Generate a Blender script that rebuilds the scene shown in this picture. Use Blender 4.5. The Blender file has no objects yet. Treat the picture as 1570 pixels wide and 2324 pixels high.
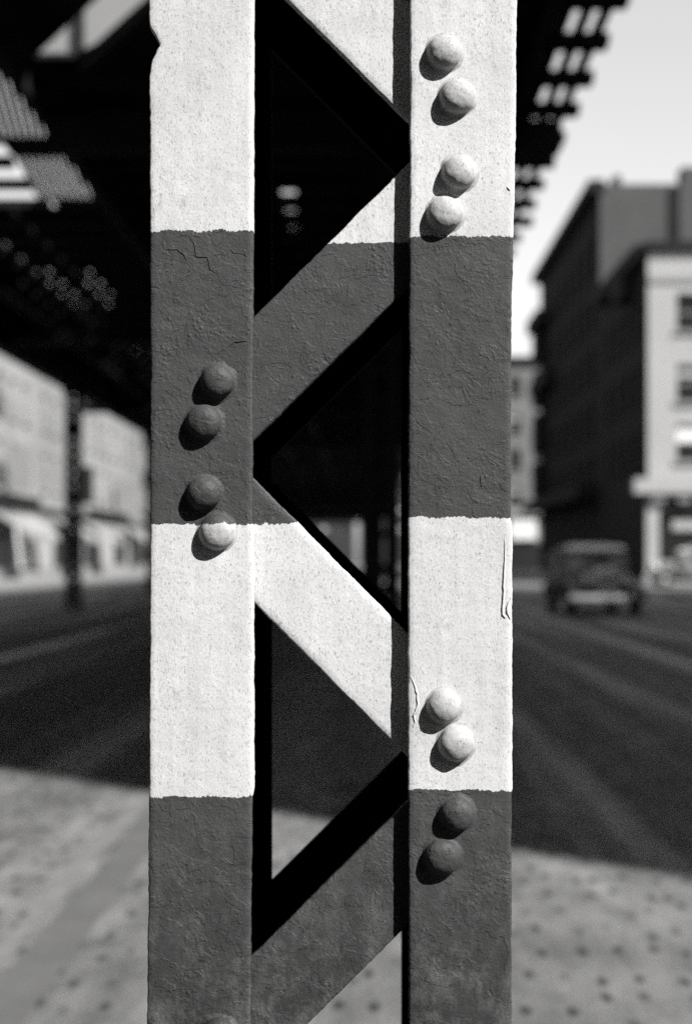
import bpy, bmesh, math, random
from mathutils import Vector, noise, Matrix

random.seed(7)
R = math.radians
scene = bpy.context.scene
C = scene.collection

# ------------------------------------------------------------------ camera
EYE = 1.33            # lens height above the street
DF = 1.37             # lens to the face of the near column
FP = 3228.0           # focal length in survey pixels (picture 1570 x 2324)
VX, VY = 828.0, 1265.0


def W(x, y, Y):
    """survey point (x, y) at street distance Y -> world position"""
    return Vector(((x - VX) / FP * Y, Y, EYE + (VY - y) / FP * Y))


cam_d = bpy.data.cameras.new('camera')
cam = bpy.data.objects.new('camera', cam_d)
C.objects.link(cam)
cam.location = (0, 0, EYE)
cam.rotation_euler = (R(90), 0, 0)
cam_d.sensor_fit = 'VERTICAL'
cam_d.sensor_height = 36.0
cam_d.sensor_width = 24.0
cam_d.lens = 50.0
cam_d.shift_x = (785 - VX) / 2324
cam_d.shift_y = (VY - 1162) / 2324
cam_d.clip_start = 0.05
cam_d.clip_end = 4000
cam_d.dof.use_dof = True
cam_d.dof.focus_distance = DF
cam_d.dof.aperture_fstop = 3.6
scene.camera = cam

# ------------------------------------------------------------------ light
SX, SY = 1.2, 1.45     # sunlight travels (-SX, +1, -SY)
ELEV = math.atan2(SY, math.hypot(SX, 1.0))
AZ = math.atan2(SX, -1.0)     # bearing of the sun, from +Y towards +X

world = bpy.data.worlds.new('World')
scene.world = world
world.use_nodes = True
wn = world.node_tree.nodes
wl = world.node_tree.links
wn.clear()
w_out = wn.new('ShaderNodeOutputWorld')
w_bg = wn.new('ShaderNodeBackground')
w_bw = wn.new('ShaderNodeSeparateColor')
w_sky = wn.new('ShaderNodeTexSky')
w_sky.sky_type = 'NISHITA'
w_sky.sun_disc = False
w_sky.sun_elevation = ELEV
w_sky.sun_rotation = AZ
w_sky.air_density = 1.0
w_sky.dust_density = 1.2
w_sky.ozone_density = 1.0
w_bg.inputs['Strength'].default_value = 0.066
wl.new(w_sky.outputs[0], w_bw.inputs[0])      # blue-sensitive black-and-white film
wl.new(w_bw.outputs[2], w_bg.inputs['Color'])
wl.new(w_bg.outputs[0], w_out.inputs['Surface'])

sun_d = bpy.data.lights.new('sun', 'SUN')
sun_d.energy = 3.2
sun_d.angle = R(0.5)
sun_d.color = (1.0, 0.99, 0.975)
sun = bpy.data.objects.new('sun', sun_d)
C.objects.link(sun)
sun.rotation_euler = Vector((-SX, 1.0, -SY)).to_track_quat('-Z', 'Y').to_euler()
sun.location = (8, -8, 12)

vs = scene.view_settings
vs.view_transform = 'Standard'
vs.look = 'None'
vs.exposure = 1.57
vs.gamma = 1.0
vs.use_curve_mapping = False
scene.cycles.max_bounces = 6
scene.cycles.sample_clamp_indirect = 3.0
scene.cycles.sample_clamp_direct = 1.0
scene.cycles.use_denoising = False

# ------------------------------------------------------------------ helpers


def tag(o, label=None, cat=None, group=None, kind=None):
    if label:
        o['label'] = label
    if cat:
        o['category'] = cat
    if group:
        o['group'] = group
    if kind:
        o['kind'] = kind
    return o


def empty(name, loc=(0, 0, 0), rz=0.0):
    o = bpy.data.objects.new(name, None)
    o.empty_display_size = 0.2
    C.objects.link(o)
    o.location = loc
    o.rotation_euler = (0, 0, rz)
    return o


def link(name, me, parent=None, loc=(0, 0, 0), rot=(0, 0, 0), mat=None):
    if mat and not me.materials:
        me.materials.append(mat)
    o = bpy.data.objects.new(name, me)
    C.objects.link(o)
    o.parent = parent
    o.location = loc
    o.rotation_euler = rot
    return o


def mesh(name, verts, faces, mat=None, smooth=False):
    me = bpy.data.meshes.new(name)
    me.from_pydata([tuple(v) for v in verts], [], faces)
    me.update()
    if mat:
        me.materials.append(mat)
    if smooth:
        me.polygons.foreach_set('use_smooth', [True] * len(me.polygons))
    return me


BF = [(0, 3, 2, 1), (4, 5, 6, 7), (0, 1, 5, 4), (1, 2, 6, 5), (2, 3, 7, 6), (3, 0, 4, 7)]


class MB:
    """collects boxes, bars and lofts into one mesh"""

    def __init__(self):
        self.v = []
        self.f = []

    def box(self, x0, x1, y0, y1, z0, z1):
        n = len(self.v)
        self.v += [(x0, y0, z0), (x1, y0, z0), (x1, y1, z0), (x0, y1, z0),
                   (x0, y0, z1), (x1, y0, z1), (x1, y1, z1), (x0, y1, z1)]
        self.f += [tuple(i + n for i in q) for q in BF]
        return self

    def bar(self, p, q, w, h, up=(0, 0, 1)):
        p, q = Vector(p), Vector(q)
        d = (q - p).normalized()
        u = Vector(up)
        s = d.cross(u)
        if s.length < 1e-5:
            s = d.cross(Vector((0, 1, 0)))
        s.normalize()
        u = s.cross(d).normalized()
        n = len(self.v)
        for c in (p, q):
            for a, b in ((-1, -1), (1, -1), (1, 1), (-1, 1)):
                self.v.append(tuple(c + s * (a * w / 2) + u * (b * h / 2)))
        self.f += [tuple(i + n for i in t) for t in
                   ((0, 1, 2, 3), (4, 7, 6, 5), (0, 4, 5, 1), (1, 5, 6, 2), (2, 6, 7, 3), (3, 7, 4, 0))]
        return self

    def loft(self, rings, cap=True):
        n = len(self.v)
        k = len(rings[0])
        for r in rings:
            self.v += [tuple(p) for p in r]
        for i in range(len(rings) - 1):
            for j in range(k):
                a = n + i * k + j
                b = n + i * k + (j + 1) % k
                self.f.append((a, b, b + k, a + k))
        if cap:
            self.f.append(tuple(n + j for j in range(k))[::-1])
            self.f.append(tuple(n + (len(rings) - 1) * k + j for j in range(k)))
        return self

    def cyl(self, c, r, p, axis='x', seg=20, r2=None):
        """cylinder centred c, length p along axis"""
        rings = []
        for s, rr in ((-1, r), (1, r2 if r2 is not None else r)):
            ring = []
            for i in range(seg):
                a = 2 * math.pi * i / seg
                u, v = math.cos(a) * rr, math.sin(a) * rr
                o = {'x': (s * p / 2, u, v), 'y': (u, s * p / 2, v), 'z': (u, v, s * p / 2)}[axis]
                ring.append(Vector(c) + Vector(o))
            rings.append(ring)
        return self.loft(rings)

    def mesh(self, name, mat=None, smooth=False):
        me = mesh(name, self.v, self.f, mat, smooth)
        bm = bmesh.new()
        bm.from_mesh(me)
        bmesh.ops.recalc_face_normals(bm, faces=bm.faces)
        bm.to_mesh(me)
        bm.free()
        return me

    def build(self, name, mat, parent=None, smooth=False, bevel=0.0):
        o = link(name, self.mesh(name, mat, smooth), parent)
        if bevel:
            m = o.modifiers.new('bevel', 'BEVEL')
            m.width = bevel
            m.segments = 2
            m.limit_method = 'ANGLE'
        return o


# ------------------------------------------------------------------ materials
class N:
    """tiny node builder"""

    def __init__(self, name, rough=0.7, spec=0.3, metallic=0.0):
        self.m = bpy.data.materials.new(name)
        self.m.use_nodes = True
        self.t = self.m.node_tree
        self.b = self.t.nodes['Principled BSDF']
        self.b.inputs['Roughness'].default_value = rough
        self.b.inputs['Specular IOR Level'].default_value = spec
        self.b.inputs['Metallic'].default_value = metallic
        g = self.t.nodes.new('ShaderNodeNewGeometry')
        self.pos = g.outputs['Position']

    def put(self, sock, v):
        if hasattr(v, 'is_output') or isinstance(v, bpy.types.NodeSocket):
            self.t.links.new(v, sock)
        else:
            sock.default_value = v

    def math(self, op, a, b=None, c=None, clamp=False):
        n = self.t.nodes.new('ShaderNodeMath')
        n.operation = op
        n.use_clamp = clamp
        self.put(n.inputs[0], a)
        if b is not None:
            self.put(n.inputs[1], b)
        if c is not None:
            self.put(n.inputs[2], c)
        return n.outputs[0]

    def scale(self, s, src=None):
        n = self.t.nodes.new('ShaderNodeMapping')
        self.t.links.new(src or self.pos, n.inputs[0])
        n.inputs['Scale'].default_value = s
        return n.outputs[0]

    def noise(self, vec=None, scale=10, detail=4, rough=0.55, dist=0.0):
        n = self.t.nodes.new('ShaderNodeTexNoise')
        self.t.links.new(vec or self.pos, n.inputs['Vector'])
        n.inputs['Scale'].default_value = scale
        n.inputs['Detail'].default_value = detail
        n.inputs['Roughness'].default_value = rough
        n.inputs['Distortion'].default_value = dist
        return n.outputs[0]

    def vor(self, vec=None, scale=10, feature='F1', rnd=1.0, dim='3D'):
        n = self.t.nodes.new('ShaderNodeTexVoronoi')
        n.voronoi_dimensions = dim
        n.feature = feature
        self.t.links.new(vec or self.pos, n.inputs['Vector'])
        n.inputs['Scale'].default_value = scale
        n.inputs['Randomness'].default_value = rnd
        return n.outputs['Distance']

    def ramp(self, v, a, b, lo=0.0, hi=1.0):
        n = self.t.nodes.new('ShaderNodeMapRange')
        self.put(n.inputs[0], v)
        n.inputs[1].default_value = a
        n.inputs[2].default_value = b
        n.inputs[3].default_value = lo
        n.inputs[4].default_value = hi
        n.clamp = True
        return n.outputs[0]

    def mix(self, f, a, b):
        n = self.t.nodes.new('ShaderNodeMix')
        n.data_type = 'FLOAT'
        self.put(n.inputs[0], f)
        self.put(n.inputs[2], a)
        self.put(n.inputs[3], b)
        return n.outputs[0]

    def sep(self, v=None):
        n = self.t.nodes.new('ShaderNodeSeparateXYZ')
        self.t.links.new(v or self.pos, n.inputs[0])
        return n.outputs

    def color(self, v):
        if isinstance(v, (int, float)):
            self.b.inputs['Base Color'].default_value = (v, v, v, 1)
        else:
            n = self.t.nodes.new('ShaderNodeCombineColor')
            for i in range(3):
                self.t.links.new(v, n.inputs[i])
            self.t.links.new(n.outputs[0], self.b.inputs['Base Color'])
        return self

    def bump(self, h, dist=0.001, strength=1.0):
        n = self.t.nodes.new('ShaderNodeBump')
        n.inputs['Distance'].default_value = dist
        n.inputs['Strength'].default_value = strength
        self.put(n.inputs['Height'], h)
        self.t.links.new(n.outputs[0], self.b.inputs['Normal'])
        return self


def plain(name, v, rough=0.7, spec=0.3, var=0.25, scale=3.0, metallic=0.0, bump=0.0, bscale=30):
    n = N(name, rough, spec, metallic)
    k = n.noise(scale=scale, detail=6, rough=0.65)
    n.color(n.ramp(k, 0.25, 0.75, v * (1 - var), v * (1 + var)))
    if bump:
        n.bump(n.noise(scale=bscale, detail=5), bump)
    return n.m


def paint(name, b1, b2, b3, k=1.0, rel=1.0, kd=1.0):
    """white and dark bands of thick brushed paint on old steel; b* are band heights"""
    n = N(name, 0.55, 0.22)
    zz = n.sep()[2]
    wob = n.math('MULTIPLY', n.math('SUBTRACT', n.noise(scale=55, detail=5, rough=0.7), 0.5), 0.010)
    wob2 = n.math('MULTIPLY', n.math('SUBTRACT', n.noise(n.scale((1, 1, 0.05)), scale=330, detail=3, rough=0.7), 0.5), 0.0062)
    z = n.math('ADD', zz, n.math('ADD', wob, wob2))
    w = n.math('MAXIMUM', n.math('GREATER_THAN', z, b1),
               n.math('MULTIPLY', n.math('GREATER_THAN', z, b3), n.math('LESS_THAN', z, b2)))
    # white: brush fibres, pin specks, faint grime
    fib = n.noise(n.scale((1, 1, 0.35)), scale=800, detail=3, rough=0.6)
    spk = n.ramp(fib, 0.56, 0.70, 1.0, 0.46)
    spk2 = n.ramp(n.noise(n.scale((1, 1, 0.6)), scale=330, detail=5, rough=0.75), 0.585, 0.70, 1.0, 0.48)
    run = n.ramp(n.noise(n.scale((1, 1, 0.06)), scale=95, detail=5, rough=0.7), 0.35, 0.7, 1.04, 0.90)
    spk2 = n.math('MULTIPLY', spk2, run)
    gr = n.ramp(n.noise(scale=9, detail=6, rough=0.7), 0.3, 0.75, 1.04, 0.86)
    fine = n.ramp(n.noise(scale=1100, detail=2), 0.3, 0.7, 0.88, 1.08)
    stain = n.ramp(n.noise(n.scale((1.4, 1.4, 0.8)), scale=34, detail=6, rough=0.72), 0.61, 0.74, 1.0, 0.62)
    white = n.math('MULTIPLY', n.math('MULTIPLY', n.math('MULTIPLY', spk, spk2), n.math('MULTIPLY', gr, fine)),
                   n.math('MULTIPLY', stain, 0.585 * k))
    # dark: uneven old enamel, pale scuffs growing towards the street
    dv = n.ramp(n.noise(scale=22, detail=7, rough=0.7), 0.25, 0.75, 0.039 * kd, 0.064 * kd)
    dfine = n.ramp(n.noise(scale=900, detail=2), 0.3, 0.7, 0.8, 1.2)
    low = n.ramp(zz, 1.13, 0.86, 0.0, 1.0)
    scf = n.math('MULTIPLY', low, n.ramp(n.noise(n.scale((1, 1, 0.6)), scale=42, detail=8, rough=0.78), 0.45, 0.8, -0.016, 0.10))
    dark = n.math('MULTIPLY', n.math('ADD', dv, scf), dfine)
    n.color(n.mix(w, dark, white))
    # relief: lumpy coats, blisters, flaked plates, brush lines
    lump = n.noise(scale=150, detail=7, rough=0.66)
    fine_b = n.noise(scale=420, detail=4, rough=0.6)
    bl = n.ramp(n.vor(scale=190), 0.12, 0.42, 1.0, 0.0)
    blm = n.ramp(n.noise(scale=26, detail=3), 0.52, 0.66)
    plate = n.ramp(n.noise(scale=38, detail=5, rough=0.55, dist=0.7), 0.535, 0.55)
    plate2 = n.ramp(n.noise(n.scale((1, 1, 1.3)), scale=75, detail=4, rough=0.6, dist=0.5), 0.60, 0.618)
    calm = n.ramp(n.noise(scale=13, detail=3), 0.35, 0.65, 0.35, 1.15)
    h_d = n.math('ADD', n.math('MULTIPLY', n.math('MULTIPLY', lump, calm), 0.95), n.math('MULTIPLY', n.math('MULTIPLY', bl, blm), 0.34))
    h_d = n.math('ADD', h_d, n.math('MULTIPLY', plate, 0.34))
    h_d = n.math('ADD', h_d, n.math('MULTIPLY', plate2, 0.30))
    h_d = n.math('ADD', h_d, n.math('MULTIPLY', fine_b, 0.42))
    h_w = n.math('ADD', n.math('MULTIPLY', n.math('MULTIPLY', lump, calm), 0.45), n.math('MULTIPLY', fib, 0.16))
    h_w = n.math('ADD', h_w, n.math('MULTIPLY', plate2, 0.05))
    h = n.math('ADD', n.mix(w, h_d, h_w), n.math('MULTIPLY', w, 0.25))
    n.bump(h, 0.0011 * rel)
    return n.m


def zy(y, Y=DF):
    return EYE + (VY - y) / FP * Y


M = {}
M['paint_left'] = paint('banded_paint_on_left_flange', zy(523), zy(1190), zy(1808))
M['paint_right'] = paint('banded_paint_on_right_flange', zy(537), zy(1174), zy(1793))
M['paint_bar'] = paint('banded_paint_on_lacing', zy(544), zy(1187), zy(1800))
M['rivet_left'] = paint('glare_dimmed_paint_on_left_rivets', zy(523), zy(1190), zy(1808), 0.67, 1.05, 0.92)  # both rivet paints are darkened to offset sun glare on the domes
M['rivet_right'] = paint('glare_dimmed_paint_on_right_rivets', zy(535), zy(1174), zy(1793), 0.67, 1.05, 0.92)  # same darkening against the sun's glare
M['steel'] = plain('shade_dark_old_steel', 0.012, 0.9, 0.04, 0.4, 20, bump=0.001, bscale=120)  # near-black colour puts the shade into rear flanges, rear lacing and webs
M['el_steel'] = plain('sooty_viaduct_steel', 0.014, 0.75, 0.12, 0.4, 3)
M['timber'] = plain('creosoted_timber', 0.016, 0.9, 0.08, 0.4, 5)
M['glass'] = plain('window_glass', 0.015, 0.3, 0.3, 0.3, 1)
M['blind'] = plain('window_blind', 0.3, 0.8, 0.2, 0.2, 2)
M['rubber'] = plain('tyre_rubber', 0.02, 0.8)
M['chrome'] = plain('bright_plated_metal', 0.62, 0.4, 0.6, 0.05, 3)
M['plating'] = plain('polished_plating', 0.85, 0.22, 0.5, 0.05, metallic=1.0)
M['bodypaint'] = plain('grey_car_enamel', 0.2, 0.4, 0.5, 0.1, 2)
M['carpaint'] = plain('black_car_enamel', 0.09, 0.38, 0.6, 0.1, 2)
M['headglass'] = plain('pale_enamel_and_lens', 0.6, 0.4, 0.4, 0.05, 2)
M['cabin'] = plain('grey_sheet_metal', 0.22, 0.7, 0.3, 0.06, 2)


def asphalt():
    n = N('worn_street_asphalt', 0.9, 0.12)
    big = n.ramp(n.noise(scale=1.6, detail=6, rough=0.65), 0.3, 0.7, 0.78, 1.2)
    streak = n.ramp(n.noise(n.scale((1.0, 0.035, 1)), scale=1.7, detail=5, rough=0.6), 0.3, 0.7, 0.72, 1.28)
    grain = n.ramp(n.noise(scale=90, detail=4, rough=0.7), 0.3, 0.7, 0.75, 1.22)
    patchy = n.ramp(n.noise(scale=1.1, detail=2), 0.42, 0.6)
    d = n.vor(n.scale((1.0, 0.42, 1.0)), scale=8.6, rnd=0.62, dim='2D')
    pit = n.math('MULTIPLY', n.ramp(d, 0.09, 0.21, 1.0, 0.0), n.ramp(n.noise(n.scale((1, 0.4, 1)), scale=5.5, detail=2), 0.30, 0.52))
    d2 = n.vor(scale=2.4, rnd=1.0, dim='2D')
    blot = n.math('MULTIPLY', n.ramp(d2, 0.1, 0.3, 1.0, 0.0), n.ramp(n.noise(scale=0.8, detail=2), 0.45, 0.6))
    mid = n.ramp(n.noise(n.scale((1, 0.4, 1)), scale=6, detail=4, rough=0.6), 0.32, 0.68, 0.68, 1.3)
    v = n.math('MULTIPLY', n.math('MULTIPLY', n.math('MULTIPLY', big, mid), streak), grain)
    v = n.math('MULTIPLY', v, n.math('SUBTRACT', 1.0, n.math('MULTIPLY', pit, 0.7)))
    v = n.math('MULTIPLY', v, n.math('SUBTRACT', 1.0, n.math('MULTIPLY', blot, 0.35)))
    n.color(n.math('MULTIPLY', v, 0.145))
    # wheel-polished lanes along the street
    lane = n.noise(n.scale((1.0, 0.02, 1)), scale=1.3, detail=4, rough=0.6)
    n.put(n.b.inputs['Roughness'], n.ramp(lane, 0.46, 0.64, 0.95, 0.38))
    n.put(n.b.inputs['Specular IOR Level'], n.ramp(lane, 0.46, 0.64, 0.08, 0.48))
    n.bump(n.math('SUBTRACT', n.noise(scale=60, detail=5), n.math('MULTIPLY', pit, 0.6)), 0.01)
    return n.m


M['asphalt'] = asphalt()
M['seam'] = plain('pale_road_joint', 0.155, 0.8, 0.3, 0.2, 4)
M['tar'] = plain('dark_tar_band', 0.10, 0.8, 0.3, 0.2, 3)
M['pavement'] = plain('concrete_pavement', 0.19, 0.85, 0.2, 0.15, 0.8)
M['kerbstone'] = plain('granite_kerb', 0.21, 0.8, 0.2, 0.2, 3)


def wallmat(name, v, var=0.12):
    n = N(name, 0.9, 0.04)
    a = n.ramp(n.noise(scale=0.35, detail=6, rough=0.65), 0.3, 0.7, v * (1 - var), v * (1 + var))
    b = n.ramp(n.noise(n.scale((1, 1, 6)), scale=3, detail=3), 0.3, 0.7, 0.9, 1.1)
    n.color(n.math('MULTIPLY', a, b))
    n.bump(n.noise(scale=14, detail=4), 0.02)
    return n.m


# ------------------------------------------------------------------ ground
g = link('ground', mesh('ground', [(-900, -300, 0), (900, -300, 0), (900, 1500, 0), (-900, 1500, 0)], [(0, 1, 2, 3)], M['asphalt']))
tag(g, 'grey worn street surface with dark pits', kind='structure')


def strip(name, pts, z, mat, kind='structure'):
    """flat road band along a wavering line: pts = (x, y, half width)"""
    v, f = [], []
    for i, (x, y, hw) in enumerate(pts):
        v += [(x - hw, y, z), (x + hw, y, z)]
        if i:
            k = 2 * i
            f.append((k - 2, k - 1, k + 1, k))
    o = link(name, mesh(name, v, f, mat))
    return tag(o, kind=kind)


ys = [2 + 0.35 * i for i in range(160)]
strip('road_joint', [(-1.22 + 0.02 * noise.noise((0, y * 0.7, 0)), y, 0.036 + 0.012 * noise.noise((3, y * 1.3, 0))) for y in ys], 0.004, M['seam'])
strip('tar_band', [(-1.06 + 0.025 * noise.noise((7, y * 0.6, 0)), y, 0.085 + 0.03 * noise.noise((9, y * 0.9, 0))) for y in ys], 0.004, M['tar'])
strip('road_joint', [(-2.62 + 0.02 * noise.noise((5, y * 0.7, 0)), y, 0.03) for y in ys], 0.004, M['seam'])


def pavement(x0, x1, y0, y1, kx):
    m = MB()
    m.box(x0, x1, y0, y1, -0.05, 0.13)
    tag(m.build('pavement', M['pavement']), kind='structure')
    m = MB()
    y = y0
    while y < y1 - 0.1:
        e = min(y + 2.4, y1)
        m.box(kx - 0.09, kx + 0.09, y + 0.006, e - 0.006, -0.05, 0.134)
        y = e
    tag(m.build('kerb', M['kerbstone']), kind='structure')


pavement(10.8, 14.25, -25, 50, 10.7)
pavement(10.8, 14.25, 70, 125, 10.7)
pavement(-18.95, -15.3, -10, 250, -15.2)

# ------------------------------------------------------------------ near column
col = empty('lattice_column', (0, DF, 0))
tag(col, 'large riveted lattice steel column in sharp focus with white and dark painted bands', 'column', 'columns of the elevated railway')
CO = Vector((0, DF, 0))
PX = DF / FP
T = 0.0125            # flange thickness
DEPTH = 0.261         # front face to rear face


def interp(tab, v):
    if v <= tab[0][0]:
        return tab[0][1]
    for (a, b), (c, d) in zip(tab, tab[1:]):
        if v <= c:
            return b + (d - b) * (v - a) / (c - a)
    return tab[-1][1]


LL = [(-400, 337), (0, 338), (500, 341), (900, 342), (1600, 340), (2000, 337), (2324, 334), (2700, 334)]
LR = [(-400, 577), (0, 576.5), (500, 575), (900, 572.5), (1190, 572.5), (1200, 576), (1790, 576), (1810, 572), (2324, 567), (2700, 567)]
RL = [(-400, 932), (0, 931), (600, 929), (1180, 926.5), (1800, 926), (2324, 928), (2700, 928)]
RR = [(-400, 1175), (0, 1172), (300, 1170), (550, 1165), (720, 1160), (1180, 1159), (1190, 1162), (1790, 1162), (1800, 1160), (2324, 1161), (2700, 1161)]
NOTCH = [(50, 0), (62, 3), (74, 11), (86, 17), (97, 22), (104, 23), (108, 20), (115, 16), (121, 15), (126, 12), (134, 8), (150, 4), (165, 1.5), (178, 0)]


def rows():
    r = [0.02 + 0.02 * i for i in range(40)]
    z = 0.83
    while z < 1.92:
        r.append(z)
        z += 0.0016
    z = 1.93
    while z < 5.6:
        r.append(z)
        z += 0.03
    return r


ROWS = rows()


def flange(name, tl, tr, yf, th, mat, seed, notch=False, face_n=22):
    """a steel flange: face towards the camera, worn rounded edges"""
    v, f = [], []
    k = None
    for z in ROWS:
        yd = VY - (z - EYE) / PX
        xl = (interp(tl, yd) - VX) * PX
        xr = (interp(tr, yd) - VX) * PX
        nz = noise.noise
        xl += 0.0007 * nz((seed, z * 40, 0)) + 0.0005 * nz((seed, z * 160, 3)) + 0.00025 * nz((seed, z * 420, 5))
        xr += 0.0007 * nz((seed + 9, z * 40, 0)) + 0.0005 * nz((seed + 9, z * 160, 3)) + 0.00025 * nz((seed + 9, z * 420, 5))
        if notch:
            xl += interp(NOTCH, yd) * PX
        bl = 0.0017 + 0.0008 * nz((seed + 2, z * 30, 8))
        br = 0.0022 + 0.0010 * nz((seed + 4, z * 30, 8))
        pts = [(xl + 0.002, yf + th), (xl, yf + th - 0.001), (xl, yf + bl * 1.6), (xl, yf + bl), (xl + bl * 0.3, yf + bl * 0.3), (xl + bl, yf)]
        for i in range(1, face_n):
            pts.append((xl + bl + (xr - xl - bl - br) * i / face_n, yf))
        pts += [(xr - br, yf), (xr - br * 0.3, yf + br * 0.3), (xr, yf + br), (xr, yf + br * 1.6), (xr, yf + th - 0.001), (xr - 0.002, yf + th)]
        if k is None:
            k = len(pts)
        for i, (x, y) in enumerate(pts):
            dy = 0.0
            if 3 < i < k - 4:
                dy = 0.0005 * nz((x * 22, z * 14, seed)) + 0.00022 * nz((x * 90, z * 90, seed))
            v.append((x, y + dy, z))
    n = len(v) // k
    for i in range(n - 1):
        for j in range(k):
            a, b = i * k + j, i * k + (j + 1) % k
            f.append((a, b, b + k, a + k))
    f.append(tuple(range(k))[::-1])
    f.append(tuple((n - 1) * k + j for j in range(k)))
    me = mesh(name, v, f, mat, True)
    for p in list(me.polygons)[-2:]:
        p.use_smooth = False
    return link(name, me, col)


fl = flange('flange', LL, LR, 0.0, T, M['paint_left'], 1.3, True)
fr = flange('flange', RL, RR, 0.0, T, M['paint_right'], 5.7)
# rear flanges and webs of the two channel members
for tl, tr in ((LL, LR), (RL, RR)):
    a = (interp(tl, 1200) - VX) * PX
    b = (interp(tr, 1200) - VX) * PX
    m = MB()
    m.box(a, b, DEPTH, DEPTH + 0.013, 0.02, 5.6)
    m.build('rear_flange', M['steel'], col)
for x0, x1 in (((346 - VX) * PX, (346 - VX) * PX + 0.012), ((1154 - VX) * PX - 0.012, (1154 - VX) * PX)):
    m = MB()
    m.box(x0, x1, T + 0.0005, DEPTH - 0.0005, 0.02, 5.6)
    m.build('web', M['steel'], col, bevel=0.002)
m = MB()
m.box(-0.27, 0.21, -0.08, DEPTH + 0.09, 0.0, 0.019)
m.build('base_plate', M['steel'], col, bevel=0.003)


def lacing(name, pa, pb, hw, y0, th, mat, seed, n=150):
    """flat lacing bar from pa to pb (x, z), half width hw, face at depth y0"""
    pa, pb = Vector(pa), Vector(pb)
    d = (pb - pa)
    L = d.length
    d.normalize()
    s = Vector((-d.y, d.x))
    v, f = [], []
    nz = noise.noise
    cols = 14
    k = None
    for i in range(n + 1):
        t = i / n
        c = pa + d * (L * t)
        q = seed + t * L
        w1 = hw + 0.0008 * nz((seed, q * 35, 1)) + 0.0005 * nz((seed, q * 150, 2)) + 0.0003 * nz((seed, q * 400, 2))
        w2 = hw + 0.0008 * nz((seed, q * 35, 6)) + 0.0005 * nz((seed, q * 150, 7)) + 0.0003 * nz((seed, q * 400, 7))
        b = 0.0018
        prof = [(-w1 + 0.001, th), (-w1, th - 0.001), (-w1, b * 1.5), (-w1, b), (-w1 + b * 0.3, b * 0.3), (-w1 + b, 0)]
        prof += [(-w1 + b + (w1 + w2 - 2 * b) * j / cols, 0) for j in range(1, cols)]
        prof += [(w2 - b, 0), (w2 - b * 0.3, b * 0.3), (w2, b), (w2, b * 1.5), (w2, th - 0.001), (w2 - 0.001, th)]
        k = len(prof)
        for u, y in prof:
            p = c + s * u
            dy = 0.0004 * nz((p.x * 40, p.y * 40, seed)) if y == 0 else 0
            v.append((p.x, y0 + y + dy, p.y))
    for i in range(n):
        for j in range(k):
            a, b2 = i * k + j, i * k + (j + 1) % k
            f.append((a, b2, b2 + k, a + k))
    f.append(tuple(range(k))[::-1])
    f.append(tuple(n * k + j for j in range(k)))
    me = mesh(name, v, f, mat, True)
    for p in list(me.polygons)[-2:]:
        p.use_smooth = False
    bm = bmesh.new()
    bm.from_mesh(me)
    bmesh.ops.recalc_face_normals(bm, faces=bm.faces)
    bm.to_mesh(me)
    bm.free()
    return link(name, me, col)


PITCH = 1447
YB = T + 0.0006


def px2(x, y, Y):
    p = W(x, y, Y)
    return (p.x, p.z)


def b_line(x):      # centre line of the rising bars
    return 859.0 + (576 - x) * 0.9936


def c_line(x):      # centre line of the falling bars
    return 1231.0 + (x - 580) * 1.0065


KF = DF + YB
for i in range(-7, 3):
    off = PITCH * i
    vis = -2 <= i <= 1
    nn = 150 if vis else 12
    for kind in (0, 1):
        xa, xb = 438, 1070
        ln = b_line if kind == 0 else c_line
        a = px2(xa, ln(xa) + off, KF)
        b = px2(xb, ln(xb) + off, KF)
        if min(a[1], b[1]) < 0.06 or max(a[1], b[1]) > 5.55:
            continue
        dep = YB + (0.0 if kind == 0 else 0.0016)
        bar = lacing('lacing_bar', a, b, 99.5 * KF / FP, dep, 0.0105, M['paint_bar'], 3.1 * i + 17 * kind, nn)
        # rear plane of lacing
        up = 0.012 if (kind == 1 or i == 1) else 0.0
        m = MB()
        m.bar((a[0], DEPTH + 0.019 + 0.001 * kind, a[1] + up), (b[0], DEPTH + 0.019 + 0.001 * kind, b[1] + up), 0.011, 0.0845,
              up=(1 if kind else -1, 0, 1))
        m.build('rear_lacing_bar', M['steel'], col)


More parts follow.
